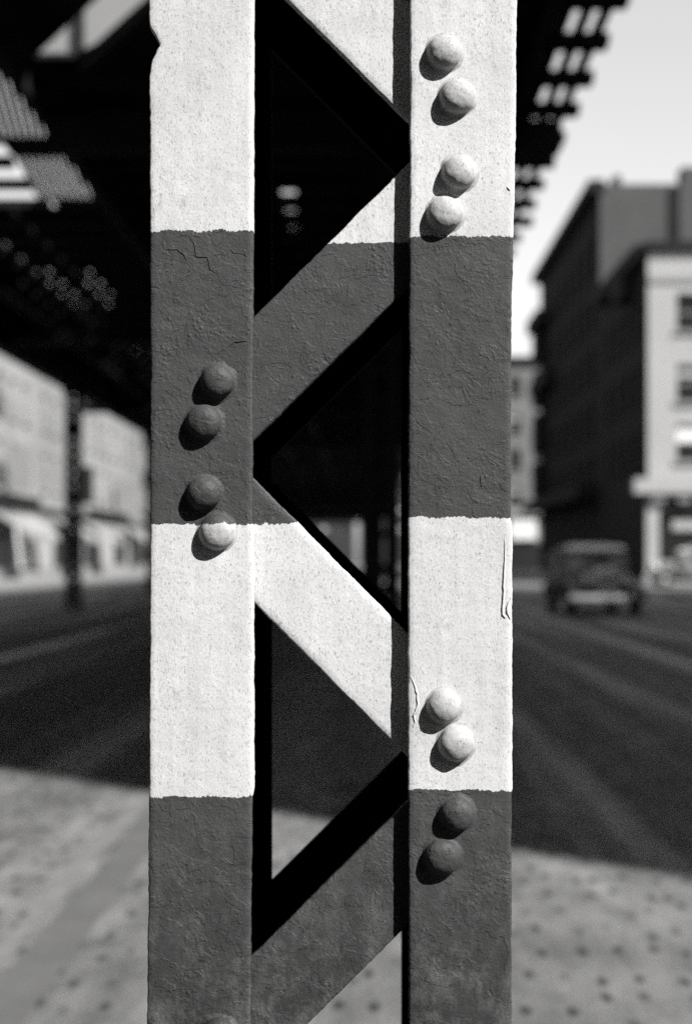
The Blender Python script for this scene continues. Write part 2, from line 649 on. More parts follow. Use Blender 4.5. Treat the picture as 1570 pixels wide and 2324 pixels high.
def rivet_mesh(seed, mat, r=0.0164, h=0.0136):
    """button-head rivet under thick paint, dome towards -Y"""
    nz = noise.noise
    prof = [(1.28, -0.03), (1.21, 0.015), (1.13, 0.04), (1.06, 0.085), (1.02, 0.14), (1.0, 0.21)]
    for i in range(1, 15):
        a = i / 14 * math.pi / 2
        prof.append((0.99 * math.cos(a) ** 0.86, 0.22 + 0.78 * math.sin(a) ** 0.95))
    seg = 40
    v, f = [], []
    for q, (pr, ph) in enumerate(prof[:-1]):
        for j in range(seg):
            a = 2 * math.pi * j / seg
            c, s = math.cos(a), math.sin(a)
            p = Vector((pr * c, ph * 0.9, pr * s))
            o = Vector((seed, seed * 0.3, 0))
            lump = 0.045 * nz(p * 1.1 + o) + 0.028 * nz(p * 2.9 + o) + 0.012 * nz(p * 7 + o)
            if ph < 0.13:
                lump += 0.07 * nz(p * 2.2 - o) + (0.05 if s < -0.3 and abs(c + 0.3) < 0.5 else 0.0)
            k = 1 + lump
            v.append((r * p.x * k, -h * ph * (1 + lump * (0.9 if ph > 0.13 else 0.0)), r * p.z * k))
    p = Vector((0, 0.9, 0))
    o = Vector((seed, seed * 0.3, 0))
    v.append((0, -h * (1 + 0.9 * (0.045 * nz(p * 1.1 + o) + 0.028 * nz(p * 2.9 + o) + 0.012 * nz(p * 7 + o))), 0))
    nr = len(prof) - 1
    for q in range(nr - 1):
        for j in range(seg):
            a, b = q * seg + j, q * seg + (j + 1) % seg
            f.append((a, b, b + seg, a + seg))
    for j in range(seg):
        f.append(((nr - 1) * seg + j, (nr - 1) * seg + (j + 1) % seg, nr * seg))
    me = mesh('rivet', v, f, mat, True)
    bm = bmesh.new()
    bm.from_mesh(me)
    bmesh.ops.recalc_face_normals(bm, faces=bm.faces)
    bm.to_mesh(me)
    bm.free()
    return me


RIV_R = [(1008, 121), (1037, 221), (1041, 393), (1009, 486)]
RIV_R2 = [(1006, 1603), (1035, 1687), (1036, 1847), (1003, 1944)]
RIV_L = [(494, 867), (464, 959), (463, 1120), (493, 1208)]
sd = 0
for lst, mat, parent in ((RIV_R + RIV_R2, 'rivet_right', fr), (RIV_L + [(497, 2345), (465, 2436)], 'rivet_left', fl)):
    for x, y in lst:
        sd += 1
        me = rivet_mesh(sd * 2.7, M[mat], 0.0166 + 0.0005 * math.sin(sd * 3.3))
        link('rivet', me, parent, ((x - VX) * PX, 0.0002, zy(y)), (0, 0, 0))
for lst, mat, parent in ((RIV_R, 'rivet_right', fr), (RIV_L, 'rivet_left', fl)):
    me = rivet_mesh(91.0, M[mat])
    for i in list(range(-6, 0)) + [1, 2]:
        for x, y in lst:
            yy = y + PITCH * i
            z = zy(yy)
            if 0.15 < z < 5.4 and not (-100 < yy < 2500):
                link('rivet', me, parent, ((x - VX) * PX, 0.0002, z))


def flake(pts, r, mat, parent, y=-0.0003):
    """raised lip of lifting paint following survey points on the flange face"""
    P = [Vector(((x - VX) * PX, y, zy(v))) for x, v in pts]
    Q = []
    for i in range(len(P) - 1):
        for t in range(5):
            p = P[i].lerp(P[i + 1], t / 5)
            p.x += 0.0006 * noise.noise(p * 260)
            p.z += 0.0006 * noise.noise(p * 260 + Vector((5, 0, 0)))
            Q.append(p)
    Q.append(P[-1])
    rings = []
    for i, p in enumerate(Q):
        d = (Q[min(i + 1, len(Q) - 1)] - Q[max(i - 1, 0)]).normalized()
        s = d.cross(Vector((0, 1, 0))).normalized()
        k = r * (0.25 + 0.75 * math.sin(math.pi * (i + 0.3) / (len(Q) - 0.4)))
        rings.append([p + s * k * 1.2, p + s * k * 0.5 + Vector((0, -k * 0.9, 0)), p - s * k * 0.3 + Vector((0, -k * 1.1, 0)),
                      p - s * k * 0.9 + Vector((0, -k * 0.2, 0)), p - s * k * 0.9 + Vector((0, k, 0)), p + s * k + Vector((0, k, 0))])
    m = MB()
    m.loft(rings)
    m.build('paint_flake', M[mat], parent, True)


FR = [
    [(1146, 1222), (1145, 1270), (1143, 1320), (1141, 1372), (1140, 1395), (1146, 1402), (1150, 1398)],
    [(1160, 1355), (1153, 1368), (1150, 1384), (1152, 1394), (1158, 1405)],
    [(932, 1535), (940, 1552), (946, 1575), (948, 1598), (943, 1615), (938, 1622), (941, 1638), (937, 1650)],
    [(1150, 424), (1157, 432)],
    [(1096, 1068), (1090, 1085), (1092, 1105)],
    [(930, 1126), (962, 1128), (982, 1127)], [(990, 1118), (996, 1140), (1004, 1150)],
    [(1140, 725), (1132, 742), (1136, 752)], [(1120, 990), (1112, 1005), (1116, 1030)],
    [(985, 640), (1002, 652)], [(1040, 705), (1064, 702), (1062, 722)],
    [(1060, 1010), (1080, 1022), (1072, 1045)], [(1110, 560), (1128, 575), (1146, 590)],
    [(955, 980), (968, 976)], [(1080, 905), (1096, 890), (1108, 896)],
]
FL = [
    [(378, 566), (404, 566), (418, 578), (424, 590)], [(430, 536), (442, 552), (446, 582), (472, 584), (478, 612), (496, 622), (502, 644), (540, 652)],
    [(364, 618), (380, 630), (394, 634)], [(486, 580), (500, 576), (512, 580), (524, 566), (534, 574), (552, 576), (560, 582)],
    [(362, 744), (378, 746), (386, 758), (387, 764)], [(356, 716), (370, 712), (384, 716)], [(520, 786), (532, 776), (552, 774), (562, 774)],
    [(342, 872), (358, 874), (366, 874)], [(368, 866), (376, 880), (380, 900)], [(364, 820), (372, 838)],
    [(362, 1015), (374, 1020), (384, 1026)], [(396, 1176), (408, 1186), (416, 1196)], [(360, 560), (352, 570)],
    [(395, 690), (408, 694), (420, 690)], [(470, 1030), (490, 1040), (500, 1056)], [(352, 1960), (366, 1985)], [(470, 2100), (486, 2108), (500, 2104)],
]
for i, p in enumerate(FR[:5]):
    flake(p, 0.0010 if i < 3 else 0.0005, 'paint_right', fr)
for i, p in enumerate([FL[1], FL[3], FL[6], FL[0]]):
    flake(p, 0.00032, 'paint_left', fl)

# ------------------------------------------------------------------ other columns of the viaduct


def column_parts():
    w, d, h = 0.357, 0.274, 5.62
    P = {}
    m = MB()
    m.box(-0.062, 0.062, 0, 0.014, 0.02, h)
    P['flange'] = m.mesh('flange', M['el_steel'])
    m = MB()
    m.box(-0.006, 0.006, 0.0145, d - 0.0145, 0.02, h)
    P['web'] = m.mesh('web', M['el_steel'])
    m = MB()
    m.bar((-0.135, 0, -0.1355), (0.135, 0, 0.1355), 0.011, 0.07, up=(-1, 0, 1))
    P['up'] = m.mesh('lacing_bar', M['el_steel'])
    m = MB()
    m.bar((-0.135, 0, 0.1355), (0.135, 0, -0.1355), 0.011, 0.07, up=(1, 0, 1))
    P['down'] = m.mesh('lacing_bar', M['el_steel'])
    m = MB()
    m.box(-0.26, 0.26, -0.1, d + 0.1, 0.0, 0.019)
    P['base'] = m.mesh('base_plate', M['el_steel'])
    m = MB()
    for i in range(9):
        z = 0.35 + 0.6 * i
        for yy in (0.02, d - 0.02):
            m.bar((-0.135, yy, z - 0.1355), (0.135, yy, z + 0.1355), 0.011, 0.07, up=(-1, 0, 1))
            m.bar((-0.135, yy + 0.001, z + 0.4355), (0.135, yy + 0.001, z + 0.1645), 0.011, 0.07, up=(1, 0, 1))
    P['far'] = m.mesh('lacing', M['el_steel'])
    return P


CP = column_parts()


def column(x, y, label, near):
    e = empty('lattice_column', (x, y, 0))
    e.scale = (1.12, 1.12, 1.0)
    tag(e, label, 'column', 'columns of the elevated railway')
    w, d = 0.357, 0.274
    for s in (-1, 1):
        for yy in (0, d - 0.014):
            link('flange', CP['flange'], e, (s * (w / 2 - 0.062), yy, 0))
        link('web', CP['web'], e, (s * (w / 2 - 0.007), 0, 0))
    link('base_plate', CP['base'], e)
    if near:
        for i in range(9):
            z = 0.35 + 0.6 * i
            for yy in (0.02, d - 0.02):
                link('lacing_bar', CP['up'], e, (0, yy, z))
                link('lacing_bar', CP['down'], e, (0, yy + 0.001, z + 0.3))
    else:
        tag(link('lacing', CP['far'], e), kind='stuff')
    # cap and knee braces
    m = MB()
    m.box(-0.24, 0.24, -0.04, d + 0.04, 5.621, 5.66)
    m.build('cap_plate', M['el_steel'], e)
    for s in (-1, 1):
        m = MB()
        pts = [Vector((0, d / 2 + s * (0.16 + 0.95 * (t / 8) ** 1.9), 4.55 + 1.06 * (t / 8) ** 0.8)) for t in range(9)]
        for a, b in zip(pts, pts[1:]):
            m.bar(a, b, 0.12, 0.05, up=(1, 0, 0))
        m.build('knee_brace', M['el_steel'], e)
    return e


ROW = 0.17
near_lab = ['dark lattice column straight behind the banded column, seen through its lacing',
            'second dark column behind the banded column in the same row', 'third dark column behind the banded column, deep in shade',
            'fourth dark column behind the banded column, far down the street', 'fifth dark column behind the banded column, farthest of its row']
for i, l in enumerate(near_lab):
    column(ROW, 15.4 + 14 * i, l, i < 1)
left_lab = ['dark lattice column of the left row standing alone in front of pale shopfronts',
            'second dark column of the left row, half hidden by the banded column', 'third dark column of the left row, behind the banded column',
            'fourth dark column of the left row, far under the viaduct', 'fifth dark column of the left row, far under the viaduct',
            'sixth dark column of the left row, far under the viaduct', 'seventh dark column of the left row, seen small between lacing bars',
            'eighth dark column of the left row, smallest and farthest visible']
for i, l in enumerate(left_lab):
    column(-7.6, 37 + 13.7 * i, l, i < 1)

# ------------------------------------------------------------------ elevated railway
el = empty('elevated_railway', (0, 8, 0))
tag(el, 'dark elevated railway deck of ties, planks and girders overhead', 'railway viaduct')
EO = Vector((0, 8, 0))
YE = 190.0


def ebox(name, x0, x1, y0, y1, z0, z1, mat='el_steel'):
    m = MB()
    m.box(x0, x1, y0 - 8, y1 - 8, z0, z1)
    return m.build(name, M[mat], el)


ZT = EYE + 5.0         # underside of the ties
# long plate girders over the two column rows, with stiffeners
for gx in (-7.6, ROW):
    gobj = ebox('girder', gx - 0.02, gx + 0.02, 2, YE, 5.69, ZT - 0.055)
    for zz in (5.662, ZT - 0.052):
        m = MB()
        m.box(gx - 0.16, gx + 0.16, 2 - 8, YE - 8, zz, zz + 0.018)
        m.build('girder_flange', M['el_steel'], gobj)
    m = MB()
    m.box(0.0, 0.07, -0.03, 0.03, 5.69, ZT - 0.03)
    st = m.mesh('stiffener', M['el_steel'])
    for i in range(40):
        link('stiffener', st, gobj, (gx + 0.0205, 3 + 1.75 * i - 8, 0))
for gx in (-6.6, -3.5, -1.9, 1.62):
    ebox('stringer', gx - 0.06, gx + 0.06, 16.2 if gx == -1.9 else 2, YE, ZT - 0.25, ZT - 0.034)
# cross girders
for i in range(13):
    y = 15.5 + 14 * i
    ebox('cross_girder', -3.44 if i == 0 else -8.6, 2.12, y - 0.15, y + 0.15, 5.75, 6.06)
# ties (every one a timber of its own)
m = MB()
m.box(-8.9, 2.47, -0.115, 0.115, ZT - 0.033, ZT + 0.08)
tie = m.mesh('tie', M['timber'])
m = MB()
m.box(-8.9, -3.45, -0.115, 0.115, ZT - 0.033, ZT + 0.08)
tie_l = m.mesh('tie', M['timber'])
m = MB()
m.box(-8.9, -4.47, -0.115, 0.115, ZT - 0.033, ZT + 0.08)
tie_a = m.mesh('tie', M['timber'])
m = MB()
m.box(-3.66, 2.4, -0.115, 0.115, ZT - 0.033, ZT + 0.08)
tie_b = m.mesh('tie', M['timber'])
m = MB()
m.box(-1.3, 2.4, -0.115, 0.115, ZT - 0.033, ZT + 0.08)
tie_r = m.mesh('tie', M['timber'])
for i in range(165):
    y = 9.62 + 1.06 * i
    jx, jz = random.uniform(-0.04, 0.04), random.uniform(-0.004, 0.004)
    if 12.2 < y < 14.6:
        link('tie', tie_l, el, (0, y - 8, 0))
        link('tie', tie_r, el, (jx, y - 8, 0))
    elif 14.9 < y < 21.2:
        link('tie', tie_a, el, (0, y - 8, jz))
        link('tie', tie_b, el, (jx * 0.5, y - 8, jz))
    else:
        link('tie', tie, el, (jx, y - 8, jz))
# deck planks
ZP = ZT + 0.085


def plank(x0, x1, y0, y1, name='plank', z=ZP, th=0.05):
    if y1 - y0 < 0.05:
        return
    m = MB()
    m.box(x0, x1, y0 - 8, y1 - 8, z, z + th)
    m.build(name, M['timber'], el)


x = -3.68
while x < 1.72:
    xm = x + 0.125
    ya = 13.07 + (-2.51 - xm) * 1.65
    yb = 13.07 + (-2.02 - xm) * 1.7
    y0 = 6.0
    if -3.35 < xm < -1.45 and ya < 14.4:
        for (p0, p1, p2, p3) in ((y0, y0, ya - 0.206, ya + 0.206), (min(yb + 0.2125, 14.47), min(yb - 0.2125, 14.47), YE, YE)):
            m = MB()      # plank trimmed along the diagonal brace
            q = [(x, p0 - 8), (x + 0.249, p1 - 8), (x + 0.249, p2 - 8), (x, p3 - 8)]
            m.loft([[Vector((a, b, ZP)) for a, b in q], [Vector((a, b, ZP + 0.05)) for a, b in q]])
            m.build('plank', M['timber'], el)
    elif -1.28 < xm < -1.03:
        cuts = [19.70, 20.78, 21.86]
        prev = y0
        for c in cuts:
            plank(x, x + 0.249, prev, c)
            gw, gl = ((0.21, 0.38), (0.16, 0.31), (0.13, 0.28))[cuts.index(c)]
            plank(x, x + 0.01, c, c + gl)
            plank(x + 0.01 + gw, x + 0.249, c, c + gl)
            prev = c + gl
        plank(x, x + 0.249, prev, YE)
    else:
        plank(x, x + 0.249, y0, YE)
    x += 0.25
for k in range(6):            # other track, solid
    plank(-7.86 + 0.25 * k, -7.86 + 0.25 * k + 0.249, 6, YE)
for xx in (-8.3, -8.7):
    plank(xx - 0.05, xx + 0.05, 6, YE)
for k in range(8):             # between the tracks: open for a few ties
    x0 = -6.35 + 0.235 * k
    plank(x0, x0 + 0.234, 6, 17.55)
    yy = 20.75
    while yy < YE:           # boards of uneven length, a few shrunk apart
        yn = min(yy + random.uniform(2.2, 5.5), YE)
        gap = random.choice((0, 0, 0, 0.035, 0.06)) if yy < 45 else 0
        plank(x0 + gap, x0 + 0.2345, yy, yn - (random.choice((0, 0, 0.05)) if yy < 45 else 0), th=0.04)
        yy = yn
# patches of narrow open planking beside the track
plank(-4.46, -3.69, 6, 14.95)
plank(-4.46, -3.69, 17.35, 18.1)
plank(-4.46, -3.69, 20.3, YE)
for (y0, y1, a) in ((14.95, 17.35, 0.16), (18.1, 20.3, 0.10)):
    for k in range(12):
        xx = -4.52 + 0.085 * k
        m = MB()
        m.bar((xx + a * (y1 - y0) / 2, y0 - 8, ZP + 0.02), (xx - a * (y1 - y0) / 2, y1 - 8, ZP + 0.02), 0.065, 0.012)
        m.build('slat', M['timber'], el)
# walkway planks outside the rail
for xx in (1.885, 2.07, 2.25):
    plank(xx - 0.05, xx + 0.05, 6, YE)
# diagonal lateral bracing under the opening
m = MB()
m.bar((-1.55, 12.25 - 8, ZT - 0.03), (-2.86, 14.5 - 8, ZT - 0.03), 0.12, 0.05)
m.build('lateral_brace', M['el_steel'], el)
# rails
for xx in (-2.9, -1.45, -8.2, -6.75):
    ebox('rail', xx - 0.035, xx + 0.035, 16, YE, ZP + 0.051, ZP + 0.18)
# the viaduct runs on overhead behind the camera
ebox('deck', -8.9, 2.4, -75, 5.98, ZT, ZT + 0.13, 'timber')
for gx in (-7.6, ROW):
    ebox('girder', gx - 0.02, gx + 0.02, -75, 1.98, 5.69, ZT - 0.02)
# cabin on the deck
cb = empty('trackside_cabin', (-2.6, 15.3, ZP + 0.05))
tag(cb, 'pale grey cabin wall glimpsed through the railway deck at upper left', 'cabin')
m = MB()
m.box(-1.02, 0.75, 0, 1.5, 0, 3.6)
m.build('wall', M['cabin'], cb)
m = MB()
m.box(-1.12, 0.85, -0.15, 1.6, 3.6, 3.72)
m.build('roof', M['el_steel'], cb)
m = MB()
m.cyl((-0.44, -0.075, 1.75), 0.04, 3.4, 'z', 10)
m.build('downpipe', M['el_steel'], cb)

# ------------------------------------------------------------------ buildings


def facade(root, name, w, h, wins, mat, to_world, reveal=0.28):
    """wall in (u, v) with real openings; wins = (u0, v0, u1, v1, glazing)"""
    us = sorted({0, w} | {q[0] for q in wins} | {q[2] for q in wins})
    vv = sorted({0, h} | {q[1] for q in wins} | {q[3] for q in wins})
    idx, v, f = {}, [], []

    def vid(u, t, d=0.0):
        k = (round(u, 4), round(t, 4), d)
        if k not in idx:
            idx[k] = len(v)
            v.append(to_world(u, t, d))
        return idx[k]
    for a, b in zip(us, us[1:]):
        for c, d in zip(vv, vv[1:]):
            mu, mv = (a + b) / 2, (c + d) / 2
            if any(q[0] < mu < q[2] and q[1] < mv < q[3] for q in wins):
                continue
            f.append((vid(a, c), vid(b, c), vid(b, d), vid(a, d)))
    for q in wins:
        a, c, b, d = q[:4]
        for (p0, p1) in (((a, c), (b, c)), ((b, c), (b, d)), ((b, d), (a, d)), ((a, d), (a, c))):
            f.append((vid(*p0), vid(*p1), vid(p1[0], p1[1], reveal), vid(p0[0], p0[1], reveal)))
    o = link(name, mesh(name, v, f, mat), root)
    return o


def ubox(m, tw, u0, u1, v0, v1, d0, d1):
    n = len(m.v)
    for d in (d0, d1):
        for u, t in ((u0, v0), (u1, v0), (u1, v1), (u0, v1)):
            m.v.append(tuple(tw(u, t, d)))
    m.f += [tuple(i + n for i in q) for q in BF]


def windows(root, wins, tw, frame_mat, blind=0.4, reveal=0.28, sill=True):
    for q in wins:
        a, c, b, d = q[:4]
        m = MB()
        ubox(m, tw, a, b, c, d, reveal - 0.03, reveal - 0.001)
        o = m.build('window', M['glass'], root)
        m = MB()
        mid = (c + d) / 2
        e = 0.07
        for (u0, u1, v0, v1) in ((a, a + e, c, d), (b - e, b, c, d), (a + e, b - e, c, c + e), (a + e, b - e, d - e, d), (a + e, b - e, mid - 0.04, mid + 0.04)):
            ubox(m, tw, u0, u1, v0, v1, reveal - 0.08, reveal - 0.032)
        m.build('frame', frame_mat, o)
        if random.random() < blind and len(q) == 4:
            m = MB()
            ubox(m, tw, a + e, b - e, d - e - (d - c) * random.uniform(0.25, 0.6), d - e, reveal - 0.045, reveal - 0.033)
            m.build('blind', M['blind'], o)
        if sill:
            m = MB()
            ubox(m, tw, a - 0.12, b + 0.12, c - 0.16, c, -0.14, 0.05)
            m.build('sill', frame_mat, o)


def grid(w, h, n, first, storey, ww, wh, floors, margin=0.9):
    r = []
    step = (w - 2 * margin) / n
    for k in range(floors):
        for i in range(n):
            u = margin + step * (i + 0.5)
            c = first + storey * k
            if c + wh < h - 0.5:
                r.append((u - ww / 2, c, u + ww / 2, c + wh))
    return r


def piece(root, name, tw, mat, *b, parent=None):
    m = MB()
    for q in b:
        ubox(m, tw, *q)
    return m.build(name, mat, parent or root)


W_white = wallmat('pale_limestone_front', 0.30, 0.06)
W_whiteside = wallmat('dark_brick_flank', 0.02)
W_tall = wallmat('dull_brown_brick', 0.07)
W_tallside = wallmat('shade_dark_brick_front', 0.016)  # brick coloured near black to deepen the shade on street walls
W_far = wallmat('grey_stone_front', 0.14)
W_trim = wallmat('stone_trim', 0.22)
W_end = wallmat('dark_red_brick', 0.032)
W_darktrim = wallmat('dark_metal_cornice', 0.02)
W_shop = wallmat('dark_shopfront', 0.02)
W_left = [wallmat('pale_brick_front_%d' % i, v, 0.16) for i, v in enumerate((0.25, 0.22, 0.25, 0.21, 0.23))]
W_awn = wallmat('white_awning_cloth', 0.6, 0.05)

# --- near building on the right, its shadow lies across the street
SHX = 14.3
SHY = 6.75 - (SHX - 0.3) / SX     # placed so that its corner shades the street beyond the column
nb = empty('brick_building', (SHX, SHY, 0))
tag(nb, 'tall brick building along the right pavement that shades the street', 'building')


def tw_nb_w(u, v, d):
    return Vector((d, u, v))


def tw_nb_s(u, v, d):
    return Vector((u, d, v))


LN = 44 - SHY
wins = grid(LN, 26, 13, 5.2, 3.6, 1.3, 2.0, 5)
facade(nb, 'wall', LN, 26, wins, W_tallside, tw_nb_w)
windows(nb, wins, tw_nb_w, W_trim)
ws2 = grid(17, 26, 5, 5.2, 3.6, 1.3, 2.0, 5)
facade(nb, 'end_wall', 17, 26, ws2, W_tallside, tw_nb_s)
windows(nb, ws2, tw_nb_s, W_trim)
m = MB()
m.box(0.35, 17, 0.35, LN, 0, 25.9)
m.build('core', W_shop, nb)
m = MB()
m.box(-0.25, 17.2, -0.25, LN + 0.2, 26, 26.5)
m.build('cornice', W_darktrim, nb)

# --- white corner building
BY = 72.0
wb = empty('corner_building', (14.3, BY, 0))
tag(wb, 'pale fronted corner building with dark flank and ground floor cornice at right', 'building')


def tw_f(u, v, d):
    return Vector((u, d, v))


def tw_s(u, v, d):
    return Vector((d, u, v))


hw = 16.85
wf = [(1.45 + 3.0 * i, c, 3.3 + 3.0 * i, c + 1.9) for i in range(5) for c in (6.2, 9.2, 12.8)]
facade(wb, 'front_wall', 17, hw, wf, W_white, tw_f)
windows(wb, wf, tw_f, W_trim, 0.5)
piece(wb, 'blind', tw_f, W_awn, (1.5, 3.25, 7.2, 8.05, 0.2, 0.24))
wsd = grid(14.4, hw, 4, 6.0, 3.4, 1.2, 1.9, 3)
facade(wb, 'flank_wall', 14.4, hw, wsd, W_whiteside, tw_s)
windows(wb, wsd, tw_s, W_darktrim, 0.15)
m = MB()
m.box(0.35, 17, 0.35, 14.4, 0, hw - 0.1)
m.build('core', W_shop, wb)
piece(wb, 'roof_cornice', tw_f, W_darktrim, (-0.05, 17.2, hw, hw + 0.45, -0.3, 0.3))
piece(wb, 'flank_cornice', tw_s, W_darktrim, (0.31, 14.4, hw - 0.4, hw + 0.44, -0.55, 0.34))
piece(wb, 'flank_cornice', tw_s, W_darktrim, (3.2, 6.2, hw - 1.7, hw - 0.41, -0.8, 0.0))
piece(wb, 'band_course', tw_f, W_trim, (0.0, 17, hw - 1.6, hw - 1.3, -0.1, 0.0))
# ground floor: projecting cornice, dark shop windows, pale piers
piece(wb, 'shop_cornice', tw_f, W_white, (-0.8, 17, 4.55, 5.3, -0.8, -0.002))
for i in range(13):
    piece(wb, 'bracket', tw_f, W_trim, (0.1 + 1.3 * i, 0.75 + 1.3 * i, 4.1, 4.548, -0.62, -0.005))
shop = piece(wb, 'shop_window', tw_f, M['glass'], (0.7, 4.4, 0.7, 3.9, -0.06, -0.003))
piece(wb, 'shop_window', tw_f, M['glass'], (5.2, 9.2, 0.7, 3.9, -0.06, -0.003))
piece(wb, 'shop_panel', tw_f, W_shop, (0.5, 16.8, 0.14, 4.0, -0.04, -0.002))
piece(wb, 'fascia_board', tw_f, W_shop, (0.5, 16.8, 3.45, 4.05, -0.30, -0.061))
piece(wb, 'shop_sign', tw_f, W_white, (1.2, 3.4, 2.7, 3.2, -0.16, -0.061))
piece(wb, 'display_board', tw_f, W_trim, (2.0, 2.9, 0.5, 1.9, -0.14, -0.061))
for u in (0.0, 4.6, 9.4, 14.0):
    piece(wb, 'pier', tw_f, W_white, (u - 0.12, u + 0.5, 0.13, 4.095, -0.34, -0.062))

# --- tall building behind it
tb = empty('tall_building', (14.3, 86.7, 0))
tag(tb, 'tall dark building with stepped cornices and chimneys behind the pale corner building', 'building')
ht = 24.1
wt = [q for q in grid(29.5, ht, 8, 5.6, 3.4, 1.3, 2.1, 5)]
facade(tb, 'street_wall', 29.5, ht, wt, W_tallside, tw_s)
windows(tb, wt, tw_s, W_darktrim, 0.12)
facade(tb, 'party_wall', 24, ht, [], W_tall, tw_f)
m = MB()
m.box(0.35, 24, 0.35, 29.5, 0, ht - 0.1)
m.build('core', W_shop, tb)
piece(tb, 'cornice', tw_s, W_darktrim, (-0.1, 29.6, ht - 0.5, ht + 0.25, -0.7, 0.3))
piece(tb, 'cornice', tw_s, W_darktrim, (23, 29.9, ht - 4.6, ht - 3.6, -1.1, 0.0))
piece(tb, 'cornice', tw_s, W_darktrim, (20, 29.9, ht - 9.6, ht - 8.6, -0.9, 0.0))
piece(tb, 'cornice', tw_s, W_darktrim, (0, 29.9, 5.0, 5.8, -1.4, 0.0))
for u in (27.5,):
    for k in range(4):
        piece(tb, 'bay_window', tw_s, W_tallside, (u - 1.6, u + 1.6, 6.2 + 3.6 * k, 8.9 + 3.6 * k, -0.75, -0.001))
for u0, u1, t in ((0.9, 1.35, 0.6), (5.05, 7.2, 1.1)):
    m = MB()
    m.box(u0, u1, 0.2, 1.6, ht, ht + t)
    m.build('chimney', W_tall, tb)
piece(tb, 'flue_strip', tw_f, W_darktrim, (4.25, 4.85, hw + 0.5, ht - 0.2, -0.14, -0.001))

# --- grey building farther on
fb = empty('stone_building', (12.6, 140, 0))
tag(fb, 'grey sunlit building far down the street with a white shop sign', 'building')
wff = grid(14, 20.4, 5, 6.2, 3.6, 1.3, 2.1, 4)
facade(fb, 'wall', 14, 20.4, wff, W_far, tw_f)
windows(fb, wff, tw_f, W_trim, 0.5)
m = MB()
m.box(0.3, 14, 0.35, 22, 0, 20.3)
m.build('core', W_shop, fb)
facade(fb, 'side_wall', 22, 20.4, [], W_tallside, tw_s)
piece(fb, 'cornice', tw_f, W_darktrim, (-0.3, 14.2, 20.4, 21.1, -0.4, 0.3))
piece(fb, 'shop_cornice', tw_f, W_trim, (-0.3, 6.1, 6.0 - 0.5, 6.1, -0.7, -0.002))
piece(fb, 'shop_sign', tw_f, W_awn, (1.6, 4.2, 3.1, 5.0, -0.5, -0.002))
piece(fb, 'shopfront', tw_f, W_shop, (0.2, 13.8, 0.1, 2.8, -0.1, -0.002))

# --- sunlit row on the left side
y = 58.0
llab = ['pale sunlit shop building at the left edge with white awnings', 'sunlit brick building between left edge and the lone dark column',
        'sunlit brick building behind the lone dark column on the left', 'sunlit brick building right of the lone dark column',
        'last pale building of the left row, behind the banded column']
for i, (wd, hh) in enumerate(((24, 17), (14, 15.5), (17, 18), (22, 16), (60, 17))):
    b = empty('shop_building', (-19.0, y + wd, 0))
    tag(b, llab[i], 'building', 'sunlit shop row on the left')

    def tw_l(u, v, d):
        return Vector((-d, -u, v))
    nwin = max(3, int(wd / 3.0))
    wl_ = grid(wd, hh, nwin, 5.4, 3.5, 1.25, 2.1, 4)
    facade(b, 'wall', wd, hh, wl_, W_left[i], tw_l)
    windows(b, wl_, tw_l, W_trim, 0.95)
    m = MB()
    m.box(-12, -0.35, -wd, 0, 0, hh - 0.1)
    m.build('core', W_shop, b)
    piece(b, 'cornice', tw_l, W_trim, (-0.05, wd + 0.05, hh, hh + 0.6, -0.5, 0.3))
    piece(b, 'shop_cornice', tw_l, W_darktrim if i % 2 == 0 else W_trim, (0.1, wd - 0.1, 4.2, 4.7, -0.35, -0.002))
    for q in range(max(1, int(wd / 18)) if i in (0, 3, 4) else 0):
        uc = wd * (q + 0.5) / max(1, int(wd / 18)) + 1.1
        for k in range(3):
            zz = 5.0 + 3.5 * k
            fe = piece(b, 'fire_escape', tw_l, W_darktrim, (uc - 1.9, uc + 1.9, zz, zz + 0.09, -1.05, -0.002))
            piece(b, 'railing', tw_l, W_darktrim, (uc - 1.9, uc + 1.9, zz + 0.86, zz + 0.92, -1.05, -0.99),
                  (uc - 1.9, uc + 1.9, zz + 0.45, zz + 0.50, -1.05, -1.0),
                  *[(uc - 1.9 + 0.38 * t, uc - 1.86 + 0.38 * t, zz + 0.09, zz + 0.86, -1.04, -1.0) for t in range(11)], parent=fe)
            if k < 2:
                m = MB()
                for e_ in (-0.75, -0.35):
                    m.bar(tw_l(uc - 1.2, zz + 0.1, e_), tw_l(uc + 1.2, zz + 3.5, e_), 0.06, 0.2)
                m.build('stair', W_darktrim, fe)
    sg = piece(b, 'hanging_sign', tw_l, W_darktrim if i % 2 else W_trim, (wd * 0.3, wd * 0.3 + 0.15, 4.8, 7.2, -1.5, -0.3))
    ns = max(2, int(wd / 4.6))
    st = wd / ns
    for k in range(ns):
        u0, u1 = k * st + 0.35, (k + 1) * st - 0.35
        piece(b, 'shop_window', tw_l, M['glass'] if (k + i) % 3 else (W_awn if i == 0 else M['blind']), (u0, u1, 0.75, 3.1, -0.05, -0.003))
        piece(b, 'stall_riser', tw_l, W_left[i], (u0, u1, 0.131, 0.74, -0.08, -0.002))
        # awning: sloping cloth sheet with a valance
        if (k * 7 + i * 3) % 5 in ((0, 2, 3) if i == 0 else (0,)):
            m = MB()
            pr = 1.5 + 0.3 * ((k + i) % 3)
            rings = []
            for (v0, d0) in ((3.7, -0.02), (2.55, -pr), (2.25, -pr), (2.25, -pr + 0.03), (2.5, -pr + 0.03), (3.64, -0.02)):
                rings.append((v0, d0))
            m.loft([[tw_l(u0, a, d) for a, d in rings], [tw_l(u1, a, d) for a, d in rings]])
            m.build('awning', W_left[(k + i) % 5], b)
    y += wd + 0.05

